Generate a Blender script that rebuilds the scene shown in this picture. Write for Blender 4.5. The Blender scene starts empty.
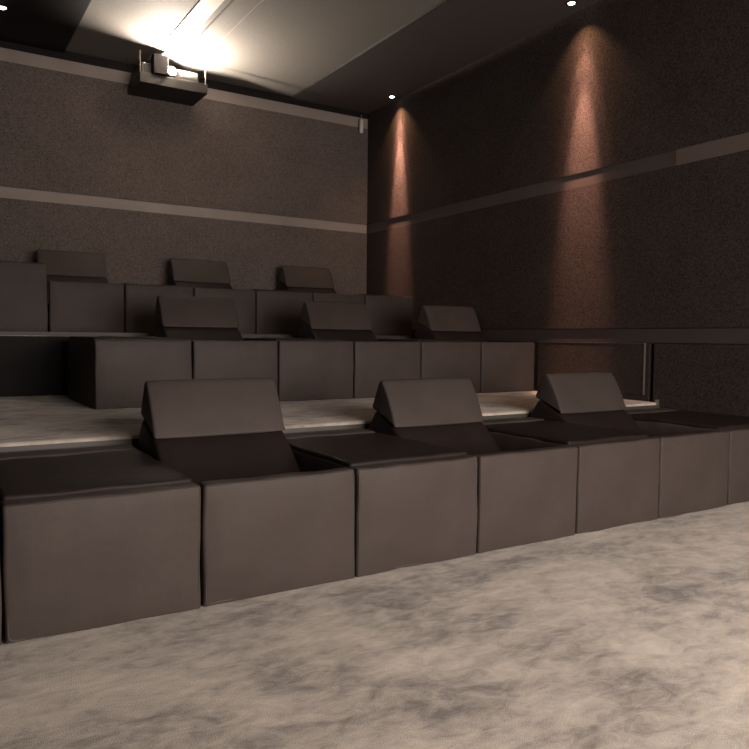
import bpy, bmesh, math, random
from mathutils import Vector, Matrix, noise
random.seed(4)
SC = bpy.context.scene
C = SC.collection
PI = math.pi

# ------------------------------------------------------------------ camera
def make_camera():
    ya, pi_, ro = math.radians(32.0615), math.radians(-2.9474), math.radians(0.5506)
    F0 = Vector((math.sin(ya), math.cos(ya), 0)); R0 = Vector((math.cos(ya), -math.sin(ya), 0)); U0 = Vector((0, 0, 1))
    F = F0*math.cos(pi_) + U0*math.sin(pi_); U = U0*math.cos(pi_) - F0*math.sin(pi_)
    R = R0*math.cos(ro) + U*math.sin(ro); U2 = U*math.cos(ro) - R0*math.sin(ro)
    cd = bpy.data.cameras.new('camera'); cam = bpy.data.objects.new('camera', cd); C.objects.link(cam)
    cd.sensor_width = 36; cd.lens = 36*726.77/749; cd.clip_start = .05
    M = Matrix((R, U2, -F)).transposed().to_4x4(); M.translation = Vector((0, 0, 1))
    cam.matrix_world = M
    SC.camera = cam
make_camera()

# ------------------------------------------------------------------ world, lights, exposure
w = bpy.data.worlds.new('world'); SC.world = w; w.use_nodes = True
w.node_tree.nodes['Background'].inputs[0].default_value = (.9, .75, .65, 1)
w.node_tree.nodes['Background'].inputs[1].default_value = 0.0
SC.view_settings.view_transform = 'Standard'; SC.view_settings.look = 'None'
SC.view_settings.exposure = 0; SC.view_settings.gamma = 1; SC.view_settings.use_curve_mapping = False

def aim(o, d):
    o.rotation_euler = Vector(d).to_track_quat('-Z', 'Y').to_euler()
def area(name, loc, d, sx, sy, power, col, spread=180):
    l = bpy.data.lights.new(name, 'AREA'); l.shape = 'RECTANGLE'; l.size = sx; l.size_y = sy
    l.energy = power; l.color = col; l.spread = math.radians(spread)
    o = bpy.data.objects.new(name, l); C.objects.link(o); o.location = loc; aim(o, d); return o
def spot(name, loc, d, power, col, ang, blend, r=.02):
    l = bpy.data.lights.new(name, 'SPOT'); l.energy = power; l.color = col
    l.spot_size = math.radians(ang); l.spot_blend = blend; l.shadow_soft_size = r
    o = bpy.data.objects.new(name, l); C.objects.link(o); o.location = loc; aim(o, d); return o
WARM = (1.0, .86, .77)
# glow of the lit projection screen on the wall behind the camera
area('screen_light', (2.4, -1.5, 1.50), (0, 1, -.02), 3.4, 1.7, 305, WARM)
# projector beam spill on the ceiling
spot('projector_light', (2.26, 7.548, 3.70), (.03, -.06, 1), 580, (1, .86, .72), 172, .08, .025)

# ------------------------------------------------------------------ materials
def mat(name, rough=.7, spec=.3):
    m = bpy.data.materials.new(name); m.use_nodes = True
    nt = m.node_tree; b = nt.nodes['Principled BSDF']
    b.inputs['Roughness'].default_value = rough
    b.inputs['Specular IOR Level'].default_value = spec
    return m, nt, b
def ramp(nt, fac, stops):
    r = nt.nodes.new('ShaderNodeValToRGB'); e = r.color_ramp.elements
    while len(e) < len(stops): e.new(.5)
    for i, (p, c) in enumerate(stops):
        e[i].position = p; e[i].color = (*c, 1)
    nt.links.new(fac, r.inputs[0]); return r
def coords(nt, scale=(1, 1, 1), kind='Object', rot=(0, 0, 0)):
    tc = nt.nodes.new('ShaderNodeTexCoord'); mp = nt.nodes.new('ShaderNodeMapping')
    mp.inputs['Scale'].default_value = scale; mp.inputs['Rotation'].default_value = rot
    nt.links.new(tc.outputs[kind], mp.inputs[0]); return mp.outputs[0]
def nz(nt, vec, scale, detail=3, rough=.5, dist=0):
    n = nt.nodes.new('ShaderNodeTexNoise'); n.inputs['Scale'].default_value = scale
    n.inputs['Detail'].default_value = detail; n.inputs['Roughness'].default_value = rough
    n.inputs['Distortion'].default_value = dist
    nt.links.new(vec, n.inputs['Vector']); return n.outputs['Fac']
def bump(nt, b, h, strength, dist=.01):
    bp = nt.nodes.new('ShaderNodeBump'); bp.inputs['Strength'].default_value = strength
    bp.inputs['Distance'].default_value = dist
    nt.links.new(h, bp.inputs['Height']); nt.links.new(bp.outputs[0], b.inputs['Normal'])
def simple(name, col, rough=.6, spec=.3, var=.12, scale=8, bs=0, bscale=300, metal=0):
    m, nt, b = mat(name, rough, spec); v = coords(nt)
    n = nz(nt, v, scale, 4)
    lo = tuple(c*(1-var) for c in col); hi = tuple(c*(1+var) for c in col)
    r = ramp(nt, n, [(.3, lo), (.7, hi)]); nt.links.new(r.outputs[0], b.inputs['Base Color'])
    b.inputs['Metallic'].default_value = metal
    if bs: bump(nt, b, nz(nt, v, bscale, 2), bs, .002)
    return m
def math_(nt, op, a, b_):
    n = nt.nodes.new('ShaderNodeMath'); n.operation = op
    for i, x in enumerate((a, b_)):
        if isinstance(x, (int, float)): n.inputs[i].default_value = x
        else: nt.links.new(x, n.inputs[i])
    return n.outputs[0]

def carpet(name, lo, mid, hi):
    m, nt, b = mat(name, .95, .1)
    v = coords(nt, (1, 1.25, 1), rot=(0, 0, math.radians(-28)))
    big = nz(nt, v, 2.1, 6, .62, .5)
    med = nz(nt, coords(nt, (1, 1.9, 1), rot=(0, 0, math.radians(20))), 8, 7, .72, .5)
    f = math_(nt, 'ADD', math_(nt, 'MULTIPLY', big, .55), math_(nt, 'MULTIPLY', med, .45))
    fine = nz(nt, coords(nt), 260, 2, .6)
    f = math_(nt, 'ADD', f, math_(nt, 'MULTIPLY', math_(nt, 'SUBTRACT', fine, .5), .12))
    r = ramp(nt, f, [(.38, lo), (.5, mid), (.62, hi)])
    nt.links.new(r.outputs[0], b.inputs['Base Color'])
    h = math_(nt, 'ADD', math_(nt, 'MULTIPLY', f, .6), math_(nt, 'MULTIPLY', fine, .4))
    bump(nt, b, h, .5, .012)
    b.inputs['Sheen Weight'].default_value = .15
    return m
def speckle(name, lo, hi, dens=.5):
    m, nt, b = mat(name, .9, .12)
    v = coords(nt)
    n1 = nz(nt, v, 95, 3, .85); n2 = nz(nt, v, 3, 2)
    f = math_(nt, 'ADD', math_(nt, 'MULTIPLY', n1, .92), math_(nt, 'MULTIPLY', n2, .08))
    r = ramp(nt, f, [(.36, lo), (dens, tuple((a+c)/2 for a, c in zip(lo, hi))), (.66, hi)])
    nt.links.new(r.outputs[0], b.inputs['Base Color'])
    bump(nt, b, n1, .6, .006)
    return m
M = {}
M['carpet'] = carpet('carpet', (.17, .152, .138), (.40, .36, .315), (.58, .52, .45))
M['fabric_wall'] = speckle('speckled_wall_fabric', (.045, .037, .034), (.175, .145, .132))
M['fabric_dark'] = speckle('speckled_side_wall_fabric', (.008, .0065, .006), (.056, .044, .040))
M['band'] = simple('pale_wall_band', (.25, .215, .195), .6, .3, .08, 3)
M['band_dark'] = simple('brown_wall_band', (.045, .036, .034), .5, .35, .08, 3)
M['band_mid'] = simple('brown_upper_band', (.085, .068, .062), .5, .3, .08, 3)
M['black'] = simple('black_paint_and_shade', (.008, .007, .007), .7, .2, .1, 5)
M['ceiling'] = simple('ceiling_paint', (.16, .148, .135), .85, .15, .07, 40, .35, 160)
M['soffit'] = simple('soffit_paint', (.07, .06, .056), .8, .2, .06, 30, .2, 160)
M['raft'] = simple('ceiling_strip_paint', (.6, .56, .52), .6, .3, .03, 6)
M['screen'] = simple('screen_white', (.8, .8, .8), .8, .1, .01, 2)
M['metal'] = simple('brushed_metal', (.42, .38, .34), .35, .5, .1, 20, 0, 1, .8)
M['edge'] = simple('pale_edge_strip', (.10, .085, .078), .45, .4, .08, 20)
M['plastic'] = simple('black_plastic', (.016, .014, .013), .5, .35, .1, 10)
M['plastic_grey'] = simple('grey_plastic', (.06, .055, .05), .45, .4, .1, 10)
def upholstery(name, col):
    m, nt, b = mat(name, .55, .16)
    v = coords(nt)
    n = nz(nt, v, 3.5, 4, .55); g = nz(nt, v, 420, 2, .5)
    r = ramp(nt, n, [(.3, tuple(c*.88 for c in col)), (.7, tuple(c*1.1 for c in col))])
    nt.links.new(r.outputs[0], b.inputs['Base Color'])
    h = math_(nt, 'ADD', math_(nt, 'MULTIPLY', nz(nt, v, 9, 3, .5), .9), math_(nt, 'MULTIPLY', g, .05))
    bump(nt, b, h, .22, .02)
    return m
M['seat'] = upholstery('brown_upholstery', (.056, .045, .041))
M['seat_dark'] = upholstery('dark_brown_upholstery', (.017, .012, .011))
M['piping'] = simple('upholstery_piping', (.062, .051, .046), .5, .3, .08, 10)
def emis(name, col, s):
    m, nt, b = mat(name); b.inputs['Base Color'].default_value = (*col, 1)
    b.inputs['Emission Color'].default_value = (*col, 1); b.inputs['Emission Strength'].default_value = s
    return m
M['lamp'] = emis('lit_lamp', (1, .90, .82), 14)
M['lens'] = emis('lit_lens', (1, .93, .84), 60)
M['led'] = emis('indicator_led', (1, .95, .9), 2.5)

# ------------------------------------------------------------------ mesh helpers
def mesh_obj(name, verts, faces, m, parent=None, smooth=True, ang=40):
    me = bpy.data.meshes.new(name); me.from_pydata(verts, [], faces); me.update()
    bm = bmesh.new(); bm.from_mesh(me); bmesh.ops.recalc_face_normals(bm, faces=bm.faces)
    if smooth:
        for f in bm.faces: f.smooth = True
        for e in bm.edges:
            if len(e.link_faces) == 2 and e.calc_face_angle(0) > math.radians(ang): e.smooth = False
    bm.to_mesh(me); bm.free()
    me.materials.append(m)
    o = bpy.data.objects.new(name, me); C.objects.link(o)
    if parent: o.parent = parent
    return o
def join(parts):
    V, Fs = [], []
    for v, f in parts:
        n = len(V); V += v; Fs += [tuple(i+n for i in q) for q in f]
    return V, Fs
def ticks(L, r, n):
    a = [0, r*.12, r*.35, r*.65, r]
    mid = [r + (L-2*r)*i/n for i in range(1, n)]
    return a + mid + [L-x for x in reversed(a)]
def soft_box(x0, x1, y0, y1, z0, z1, r=.02, bulge=(0, 0, 0), n=8, wob=0, seed=0, rz0=None):
    """rounded, slightly puffed cushion box; bulge = outward swell per axis"""
    L = (x1-x0, y1-y0, z1-z0); r = min(r, min(L)*.49)
    T = [ticks(l, r, n if l > .12 else 3) for l in L]
    idx = {}; V = []; Fs = []
    c = ((x0+x1)/2, (y0+y1)/2, (z0+z1)/2)
    def vid(i, j, k):
        key = (i, j, k)
        if key in idx: return idx[key]
        p = [T[0][i], T[1][j], T[2][k]]
        q = [min(max(p[a], r), L[a]-r) for a in range(3)]
        d = Vector([p[a]-q[a] for a in range(3)])
        if d.length > 0: d = d.normalized()*r
        out = [q[a]+d[a] for a in range(3)]
        s = [out[a]/L[a]*2-1 for a in range(3)]
        if s[2] < -.001 and q[2] <= r+1e-9 and d[2] < 0:
            out[2] = q[2] - r + (r+d[2])*.3; s[2] = -1
        for a in range(3):
            o1, o2 = [t for t in range(3) if t != a]
            w_ = (1-abs(s[o1])**3.0)*(1-abs(s[o2])**3.0)
            out[a] += bulge[a]*s[a]*w_
        P = Vector((x0+out[0], y0+out[1], z0+out[2]))
        if wob:
            P += noise.noise_vector(P*7+Vector((seed*3.1, seed, 0)))*wob
        idx[key] = len(V); V.append(tuple(P)); return idx[key]
    N = [len(t)-1 for t in T]
    for a in range(3):
        b, c_ = (a+1) % 3, (a+2) % 3
        for e in (0, N[a]):
            for i in range(N[b]):
                for j in range(N[c_]):
                    def g(bi, cj):
                        t = [0, 0, 0]; t[a] = e; t[b] = bi; t[c_] = cj; return vid(*t)
                    Fs.append((g(i, j), g(i+1, j), g(i+1, j+1), g(i, j+1)))
    return V, Fs
def hard_box(x0, x1, y0, y1, z0, z1):
    V = [(x, y, z) for x in (x0, x1) for y in (y0, y1) for z in (z0, z1)]
    return V, [(0, 1, 3, 2), (4, 6, 7, 5), (0, 4, 5, 1), (2, 3, 7, 6), (0, 2, 6, 4), (1, 5, 7, 3)]
def tube(pts, r, seg=8, closed=False):
    P = [Vector(p) for p in pts]; n = len(P); V = []; Fs = []
    for i, p in enumerate(P):
        a = P[(i-1) % n] if (closed or i > 0) else p; b = P[(i+1) % n] if (closed or i < n-1) else p
        t = (b-a).normalized(); u = t.orthogonal() if abs(t.y) > .9 else t.cross(Vector((0, 1, 0)))
        u.normalize(); v = t.cross(u)
        for k in range(seg):
            an = 2*PI*k/seg; V.append(tuple(p + (u*math.cos(an)+v*math.sin(an))*r))
    for i in range(n if closed else n-1):
        j = (i+1) % n
        for k in range(seg):
            k2 = (k+1) % seg
            Fs.append((i*seg+k, j*seg+k, j*seg+k2, i*seg+k2))
    if not closed:
        Fs.append(tuple(range(seg))); Fs.append(tuple((n-1)*seg+k for k in range(seg)))
    return V, Fs
def disc_stack(rings, seg=28, cx=0, cy=0):
    """lathe about z: rings = [(r, z)...]"""
    V = []; Fs = []
    for r, z in rings:
        for k in range(seg):
            a = 2*PI*k/seg; V.append((cx+r*math.cos(a), cy+r*math.sin(a), z))
    for i in range(len(rings)-1):
        for k in range(seg):
            k2 = (k+1) % seg; Fs.append((i*seg+k, i*seg+k2, (i+1)*seg+k2, (i+1)*seg+k))
    Fs.append(tuple(range(seg))); Fs.append(tuple((len(rings)-1)*seg+k for k in range(seg)))
    return V, Fs
def round_poly(poly, radii, k=6):
    """round the corners of a closed (y, z) polygon"""
    out = []; n = len(poly)
    for i in range(n):
        p = Vector(poly[i]); a = Vector(poly[i-1]); b = Vector(poly[(i+1) % n]); r = radii[i]
        da = (a-p); db = (b-p); la = min(r, da.length*.45); lb = min(r, db.length*.45)
        A = p+da.normalized()*la; B = p+db.normalized()*lb
        for t in range(k+1):
            s = t/k; out.append(tuple(A*(1-s)**2+p*2*s*(1-s)+B*s*s))
    return out
def densify(poly, step=.03):
    out = []
    for i in range(len(poly)):
        a = Vector(poly[i]); b = Vector(poly[(i+1) % len(poly)]); n = max(1, int((b-a).length/step))
        for t in range(n): out.append(tuple(a.lerp(b, t/n)))
    return out
def prism(poly, x0, x1, r=.012, n=10, puff=0.0):
    """extrude a (y, z) outline along x with rounded ends and a puffed middle"""
    poly = densify(poly); cy = sum(p[0] for p in poly)/len(poly); cz = sum(p[1] for p in poly)/len(poly)
    W = x1-x0; V = []; Fs = []; m = len(poly)
    st = []
    for t in (0, .3, .65, 1.0):
        a = t*PI/2; st.append((r*(1-math.cos(a)), -r*(1-math.sin(a))))
    xs = [(x0+d, o) for d, o in st] + [(x0+r+(W-2*r)*i/n, 0) for i in range(1, n)] + [(x1-d, o) for d, o in reversed(st)]
    nor = []
    area2 = sum(poly[i][0]*poly[(i+1) % m][1]-poly[(i+1) % m][0]*poly[i][1] for i in range(m))
    sg = 1 if area2 > 0 else -1
    for i in range(m):
        a = poly[i-1]; b = poly[(i+1) % m]; t = Vector((b[0]-a[0], b[1]-a[1])).normalized()
        nor.append((t.y*sg, -t.x*sg))
    for x, o in xs:
        s = (x-x0)/W*2-1; q = o + puff*(1-abs(s)**4)
        for i, (y, z) in enumerate(poly): V.append((x, y+nor[i][0]*q, z+nor[i][1]*q))
    for i in range(len(xs)-1):
        for k in range(m):
            k2 = (k+1) % m; Fs.append((i*m+k, i*m+k2, (i+1)*m+k2, (i+1)*m+k))
    Fs.append(tuple(range(m))); Fs.append(tuple((len(xs)-1)*m+k for k in range(m)))
    return V, Fs
def empty(name, loc):
    o = bpy.data.objects.new(name, None); C.objects.link(o); o.location = loc; o.empty_display_size = .1; return o
def tag(o, label, cat, group=None):
    o['label'] = label; o['category'] = cat
    if group: o['group'] = group
    return o
def struct(o): o['kind'] = 'structure'; return o
def copy_thing(src, loc):
    r = src.copy(); C.objects.link(r); r.location = loc
    for ch in list(src.children):
        c = ch.copy(); C.objects.link(c); c.parent = r
        for g in list(ch.children):
            d = g.copy(); C.objects.link(d); d.parent = c
    return r

# ------------------------------------------------------------------ layout
XR, YB = 4.911, 8.056          # inner faces of the right and the back wall
XL, YF = -1.25, -1.6
Z1, Z2 = .509, 1.012           # platform heights
YE1, YE2 = 3.632, 6.27         # platform front edges
MOD = .6532; H = .456; DEP = 1.03
ZC, ZS = 3.875, 3.845            # ceiling and side soffit

# ------------------------------------------------------------------ structure
struct(mesh_obj('floor', *hard_box(XL-.2, XR+.2, YF-.2, YB+.2, -.12, 0), M['carpet'], smooth=False))
def platform(y0, z, name):
    poly = round_poly([(y0, z-.6 if z < .6 else z-.503), (y0, z), (YB+.1, z), (YB+.1, z-.503)], [0, .022, 0, 0])
    poly = [(max(p[0], y0), max(p[1], .001)) for p in poly]
    V = []; n = len(poly)
    for x in (XL, XR): V += [(x, p[0], p[1]) for p in poly]
    Fs = [(i, (i+1) % n, n+(i+1) % n, n+i) for i in range(n)] + [tuple(range(n)), tuple(range(n, 2*n))]
    return struct(mesh_obj(name, V, Fs, M['carpet']))
platform(YE1, Z1, 'floor_middle_tier')
platform(YE2, Z2, 'floor_top_tier')
# dark facing under the nosings of both tiers
struct(mesh_obj('trim_1', *hard_box(XL, XR, YE1-.006, YE1-.001, .002, Z1-.018), M['plastic_grey'], smooth=False))
struct(mesh_obj('trim_2', *hard_box(XL, XR, YE2-.006, YE2-.001, Z1+.002, Z2-.03), M['black'], smooth=False))
struct(mesh_obj('trim_3', *hard_box(XL, XR, YE2-.012, YE2+.030, Z2-.024, Z2+.004), M['band_dark'], smooth=False))

wb = struct(mesh_obj('wall_back', *hard_box(XL-.2, XR+.2, YB+.02, YB+.2, -.1, 4.2), M['black'], smooth=False))
for z0, z1 in ((0, 2.330), (2.441, 3.652)):
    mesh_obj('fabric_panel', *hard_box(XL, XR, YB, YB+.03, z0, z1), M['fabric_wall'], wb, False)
for z0, z1 in ((2.330, 2.441), (3.652, 3.779)):
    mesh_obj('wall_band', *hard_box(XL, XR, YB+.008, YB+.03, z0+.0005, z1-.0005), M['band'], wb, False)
wr = struct(mesh_obj('wall_right', *hard_box(XR+.045, XR+.25, YF-.2, YB+.2, -.1, 4.2), M['band_dark'], smooth=False))
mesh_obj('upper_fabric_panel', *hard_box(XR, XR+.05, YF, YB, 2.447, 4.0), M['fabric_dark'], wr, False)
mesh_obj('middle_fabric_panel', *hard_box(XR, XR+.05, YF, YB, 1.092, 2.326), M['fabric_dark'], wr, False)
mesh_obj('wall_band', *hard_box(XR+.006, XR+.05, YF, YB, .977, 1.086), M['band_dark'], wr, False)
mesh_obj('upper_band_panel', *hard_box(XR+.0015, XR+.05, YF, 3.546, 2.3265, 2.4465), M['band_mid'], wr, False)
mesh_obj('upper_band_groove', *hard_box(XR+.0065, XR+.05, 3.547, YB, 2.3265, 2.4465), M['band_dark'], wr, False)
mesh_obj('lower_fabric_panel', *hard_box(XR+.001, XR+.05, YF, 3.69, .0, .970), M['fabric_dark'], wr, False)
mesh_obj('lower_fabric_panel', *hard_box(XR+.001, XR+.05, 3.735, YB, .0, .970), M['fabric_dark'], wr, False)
# low panel with a pale edge strip beside the middle tier
lp = struct(mesh_obj('trim_4', *hard_box(XR-.014, XR-.001, 3.775, 4.95, .56, .966), M['fabric_dark'], smooth=False))
mesh_obj('edge_strip', *join([hard_box(XR-.019, XR-.001, 3.767, 3.773, .56, .974), hard_box(XR-.0155, XR-.001, 3.775, 4.95, .968, .973)]), M['edge'], lp, False)
struct(mesh_obj('trim_5', *hard_box(XR-.035, XR-.005, YE1-.004, YE1+.012, .455, Z1+.022), M['metal'], smooth=False))
struct(mesh_obj('wall_left', *hard_box(XL-.2, XL, YF-.2, YB+.2, -.1, 4.2), M['fabric_dark'], smooth=False))
wf = struct(mesh_obj('wall_front', *hard_box(XL-.2, XR+.2, YF-.2, YF, -.1, 4.2), M['fabric_dark'], smooth=False))
mesh_obj('projection_screen', *hard_box(.6, 4.2, YF, YF+.04, .55, 2.45), M['screen'], wf, False)

struct(mesh_obj('ceiling', *hard_box(XL-.2, XR+.2, YF-.2, YB+.2, ZC, ZC+.2), M['ceiling'], smooth=False))
XS = 3.845
struct(mesh_obj('ceiling_soffit_right', *hard_box(XS, XR, YF, YB, ZS, ZC-.001), M['soffit'], smooth=False))
struct(mesh_obj('ceiling_soffit_shade_left', *hard_box(XL, 1.30, YF, YB, ZS, ZC-.001), M['black'], smooth=False))  # coloured black to stand in for the unlit ceiling left of the projector
struct(mesh_obj('trim_6', *hard_box(XS-.008, XS-.001, YF, YB-.02, ZS, ZC-.001), M['black'], smooth=False))
struct(mesh_obj('trim_7', *hard_box(2.10, 2.27, YF, 7.34, ZC-.010, ZC-.001), M['raft'], smooth=False))
struct(mesh_obj('trim_8', *hard_box(2.33, 2.345, YF, 7.30, ZC-.008, ZC-.001), M['plastic_grey'], smooth=False))
struct(mesh_obj('trim_9', *hard_box(2.548, 2.556, YF, YB-.05, ZC-.004, ZC-.001), M['band'], smooth=False))

# ------------------------------------------------------------------ seating
G = .005
def piping(wd, y, z0, z1, r=.0024):
    x0, x1 = G+.008, wd-G-.008; z0 += .008; z1 -= .009; q = .02
    pts = []
    for cx, cz, a0 in ((x1-q, z1-q, 0), (x0+q, z1-q, 90), (x0+q, z0+q, 180), (x1-q, z0+q, 270)):
        for t in range(5):
            a = math.radians(a0+90*t/4); pts.append((cx+q*math.cos(a), y, cz+q*math.sin(a)))
    return tube(pts, r, 8, True)
def make_console(wd, h=H, seed=0, name='lounge_console'):
    t = empty(name, (0, 0, 0))
    b = mesh_obj('body', *soft_box(G, wd-G, 0, DEP, .002, h, .013, (.0, .012, -.002), 9, .006, seed), M['seat'], t)
    mesh_obj('piping', *piping(wd, .003, .004, h), M['piping'], b)
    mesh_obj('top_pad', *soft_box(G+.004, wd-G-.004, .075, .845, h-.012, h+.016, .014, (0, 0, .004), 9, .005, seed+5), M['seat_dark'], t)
    mesh_obj('rear_pad', *soft_box(G+.004, wd-G-.004, .868, DEP-.008, h-.012, h+.018, .016, (0, 0, .004), 7, .004, seed+9), M['seat'], t)
    return t
def make_seat(wd, seed=0, dy=0, dz=0):
    t = empty('lounge_chair', (0, 0, 0))
    f = mesh_obj('front_panel', *soft_box(G, wd-G, 0, .07, .002, H, .013, (.0, .011, 0), 9, .005, seed), M['seat'], t)
    mesh_obj('piping', *piping(wd, .003, .004, H), M['piping'], f)
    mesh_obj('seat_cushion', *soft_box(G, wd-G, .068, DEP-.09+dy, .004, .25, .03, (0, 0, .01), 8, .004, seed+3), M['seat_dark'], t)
    bk = round_poly([(.36+dy, .235), (.70+dy, .522), (.905+dy, .612), (1.005+dy, .478), (.86+dy, .40), (.52+dy, .20)], [.02, .06, .03, .03, .06, .02])
    bk = [(y, z+dz) for y, z in bk]
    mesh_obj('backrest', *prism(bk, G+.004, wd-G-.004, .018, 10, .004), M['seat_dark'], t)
    hd = round_poly([(.700+dy, .530), (.832+dy, .778), (.866+dy, .782), (.945+dy, .622)], [.012, .03, .03, .02])
    # slightly bowed face: push mid of the front edge outward
    hd2 = []
    for y, z in densify(hd, .02):
        s = (z-.53)/(.785-.53); 
        if y < .700+dy+.145*s+.02 and 0 < s < 1: y -= .012*math.sin(PI*s)
        hd2.append((y, z+dz))
    hr = mesh_obj('headrest', *prism(hd2, G+.004, wd-G-.004, .012, 12, .005), M['seat'], t)
    return t

con = make_console(MOD, seed=1); seat = make_seat(MOD, seed=2, dy=-.03, dz=.008); seat2 = make_seat(MOD, seed=3, dy=.06, dz=.027); seat3 = make_seat(MOD, seed=8, dy=-.02, dz=.03)
seat_m = make_seat(MOD, seed=4, dy=.015, dz=-.022); seat_b = make_seat(MOD, seed=6, dy=.05, dz=-.012)
consoles = [con, make_console(MOD, seed=11), make_console(MOD, seed=21)]
used = set()
def place(proto, loc):
    if proto.name in used: return copy_thing(proto, loc)
    used.add(proto.name); proto.location = loc; return proto
# front row
X1, Y1 = .2100, 2.549
GR1 = 'front row lounge seating'; GR2 = 'middle row lounge seating'; GR3 = 'top row lounge seating'
row1 = {
 0: ('c', 'large flat-topped brown upholstered console, the leftmost block of the front row'),
 1: ('s', 'brown lounge seat with raised headrest, the leftmost headrest seat of the front row'),
 2: ('c', 'brown console between the left and middle headrest seats of the front row'),
 3: ('s', 'brown lounge seat with raised headrest in the middle of the front row'),
 4: ('c', 'brown console between the middle and right headrest seats of the front row'),
 5: ('s', 'brown lounge seat with raised headrest, the rightmost headrest seat of the front row'),
}
for i, (k, lab) in row1.items():
    o = place(consoles[(i//2) % 3] if k == 'c' else (seat, seat_m, seat_b)[i//2], (X1+i*MOD, Y1, 0))
    tag(o, lab, 'chair' if k == 's' else 'console', GR1)
wide = make_console(4.885-(X1+6*MOD), seed=31); wide.location = (X1+6*MOD, Y1, 0)
tag(wide, 'brown console at the right end of the front row, against the side wall', 'console', GR1)
edgec = make_console(MOD, seed=41); edgec.location = (X1-MOD, Y1, 0)
tag(edgec, 'brown console past the left edge of the front row, only a sliver in the photo', 'console', GR1)
# middle row
X2, Y2 = .9604, 4.964
row2 = [('c', 'plain brown console at the left end of the middle row, beside the empty carpet'),
        ('s', 'lounge seat with headrest, the leftmost headrest seat of the middle row'),
        ('c', 'brown console between the left and centre headrest seats of the middle row'),
        ('s', 'lounge seat with headrest in the centre of the middle row'),
        ('c', 'brown console left of the last headrest seat of the middle row'),
        ('s', 'lounge seat with headrest at the right end of the middle row, by the side wall')]
for i, (k, lab) in enumerate(row2):
    o = place(consoles[(i//2+1) % 3] if k == 'c' else seat2, (X2+i*MOD, Y2, Z1))
    tag(o, lab, 'chair' if k == 's' else 'console', GR2)
# top row
X3, Y3 = .9766, 6.983
row3 = [('s', 'dark lounge seat with headrest beside the tall block, leftmost headrest of the top row'),
        ('c', 'dark console between the left and centre headrest seats of the top row'),
        ('s', 'dark lounge seat with headrest in the centre of the top row'),
        ('c', 'dark console between the centre and right headrest seats of the top row'),
        ('s', 'dark lounge seat with headrest, the rightmost headrest of the top row'),
        ('c', 'dark console in the back right corner, its top edge lit orange by the spot')]
for i, (k, lab) in enumerate(row3):
    o = place(consoles[(i//2+2) % 3] if k == 'c' else seat3, (X3+i*MOD, Y3, Z2))
    tag(o, lab, 'chair' if k == 's' else 'console', GR3)
tall = make_console(.66, .600, 51, 'tall_console'); tall.location = (X3-.665, Y3, Z2)
tag(tall, 'tall dark upholstered block at the left end of the top row, higher than its neighbours', 'console')

# ------------------------------------------------------------------ downlights
PINK = (1.0, .50, .34)
def downlight():
    t = empty('ceiling_downlight', (0, 0, 0))
    V, Fs = [], []
    prof = [(.030, -.001), (.046, -.001), (.046, -.007), (.036, -.011), (.030, -.006)]
    seg = 28; m = len(prof)
    for r, z in prof:
        for k in range(seg):
            a = 2*PI*k/seg; V.append((r*math.cos(a), r*math.sin(a), z))
    for i in range(m):
        j = (i+1) % m
        for k in range(seg):
            k2 = (k+1) % seg; Fs.append((i*seg+k, i*seg+k2, j*seg+k2, j*seg+k))
    mesh_obj('rim', V, Fs, M['plastic'], t)
    mesh_obj('lamp', *disc_stack([(.028, -.002), (.029, -.006), (.026, -.012), (.018, -.017), (.006, -.019)]), M['lamp'], t)
    return t
dl = downlight()
spots = [(4.790, 7.32, 'small lit ceiling downlight near the back wall, right side of the room'),
         (4.735, 4.475, 'small lit ceiling downlight at the top of the photo, above the broad orange wall glow'),
         (.672, 7.24, 'small lit ceiling downlight in the dark top left corner')]
for i, (x, y, lab) in enumerate(spots):
    o = dl if i == 0 else copy_thing(dl, (x, y, ZS))
    o.location = (x, y, ZS); tag(o, lab, 'ceiling light', 'lit ceiling downlights')
for x, y, tx in ((4.790, 7.32, 1), (4.735, 4.475, 1)):
    spot('downlight_spot', (x, y, ZS-.025), (.11, 0, -1), 1800, PINK, 20, 1, .025)
    spot('downlight_halo', (x, y, ZS-.025), (.20, 0, -1), 260, PINK, 34, 1, .02)
    spot('downlight_halo', (x, y, ZS-.025), (.24, 0, -1), 55, PINK, 52, 1, .02)
    spot('downlight_spill', (x, y, ZS-.025), (.14, 0, -1), 36, (1, .54, .28), 96, .85, .012)
spot('downlight_spot', (.672, 7.24, ZS-.025), (0, 0, -1), 60, PINK, 30, 1, .012)

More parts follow.
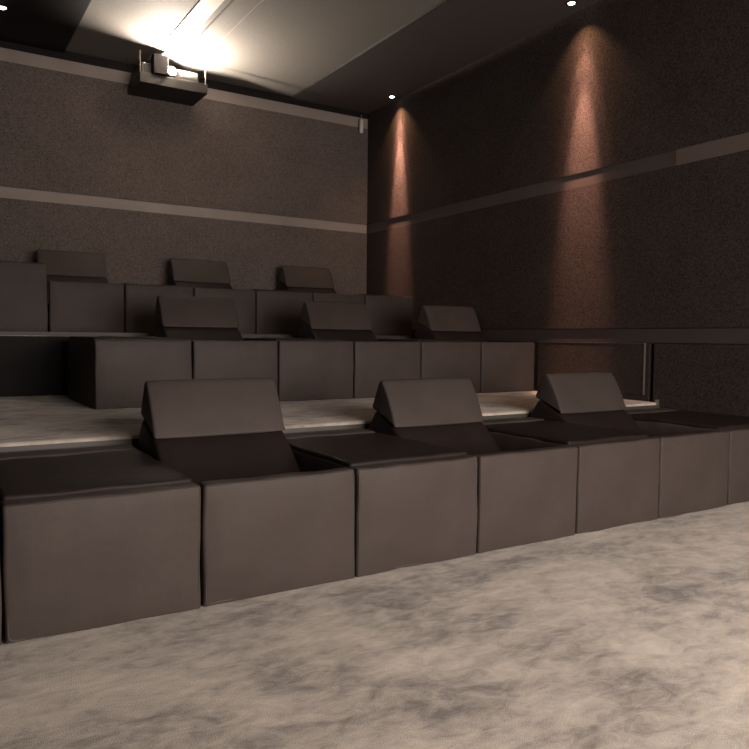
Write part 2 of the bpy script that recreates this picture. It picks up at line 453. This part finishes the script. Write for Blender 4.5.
# ------------------------------------------------------------------ projector shelf and projector
sh = empty('projector_shelf', (1.925, 7.56, 3.54))
mesh_obj('tray', *soft_box(0, .70, 0, .488, 0, .10, .006, (0, 0, 0), 4), M['plastic'], sh)
for x in (.012, .688):
    mesh_obj('hanging_rod', *tube([(x, .03, .098), (x, .03, .318)], .005, 10), M['metal'], sh)
tag(sh, 'black hanging shelf at the top of the back wall carrying the projector', 'shelf')
pj = empty('projector', (1.955, 7.60, 3.641))
mesh_obj('body', *soft_box(0, .60, .03, .42, .012, .125, .02, (0, 0, .004), 6), M['plastic_grey'], pj)
mesh_obj('vent', *join([hard_box(.03+.018*i, .038+.018*i, .020, .032, .03, .11) for i in range(8)]), M['plastic'], pj, False)
mesh_obj('spill_blocker', *soft_box(.10, .245, -.085, .028, .0, .19, .006, (0, 0, 0), 4), M['black'], pj)  # added box beside the lens, sized to block light toward the left ceiling
V, Fs = disc_stack([(.055, 0), (.055, .05), (.045, .055), (.045, .058)])
mesh_obj('lens_barrel', [(x+.300, -z+.035, y+.068) for x, y, z in V], Fs, M['plastic'], pj)
V, Fs = disc_stack([(.042, 0), (.040, .008), (.03, .014), (.015, .018), (.004, .019)])
mesh_obj('lens', [(x+.300, -z-.023, y+.068) for x, y, z in V], Fs, M['lens'], pj)
for x in (.05, .55):
    for y in (.07, .38):
        V, Fs = disc_stack([(.014, 0), (.016, .014)], 12, x, y); mesh_obj('foot', V, Fs, M['plastic'], pj)
mesh_obj('indicator_light', *soft_box(.03, .042, .022, .034, .112, .120, .003), M['led'], pj)
tag(pj, 'lit projector throwing a bright white beam, sitting on the black hanging shelf', 'projector')

# small silver sensor in the corner
M['silver'] = simple('silver_housing', (.55, .52, .48), .4, .5, .05, 10)
sn = empty('wall_sensor', (4.785, YB, 3.66))
V, Fs = disc_stack([(.018, -.09), (.026, -.08), (.026, .07), (.018, .08)], 20)
mesh_obj('housing', [(x, y-.045, z) for x, y, z in V], Fs, M['silver'], sn)
mesh_obj('bracket', *hard_box(-.012, .012, -.022, .006, -.03, .03), M['plastic'], sn, False)
mesh_obj('antenna', *tube([(0, -.045, .078), (0, -.045, .14)], .004, 8), M['metal'], sn)
tag(sn, 'small silver cylindrical sensor at the top right corner of the back wall', 'sensor')
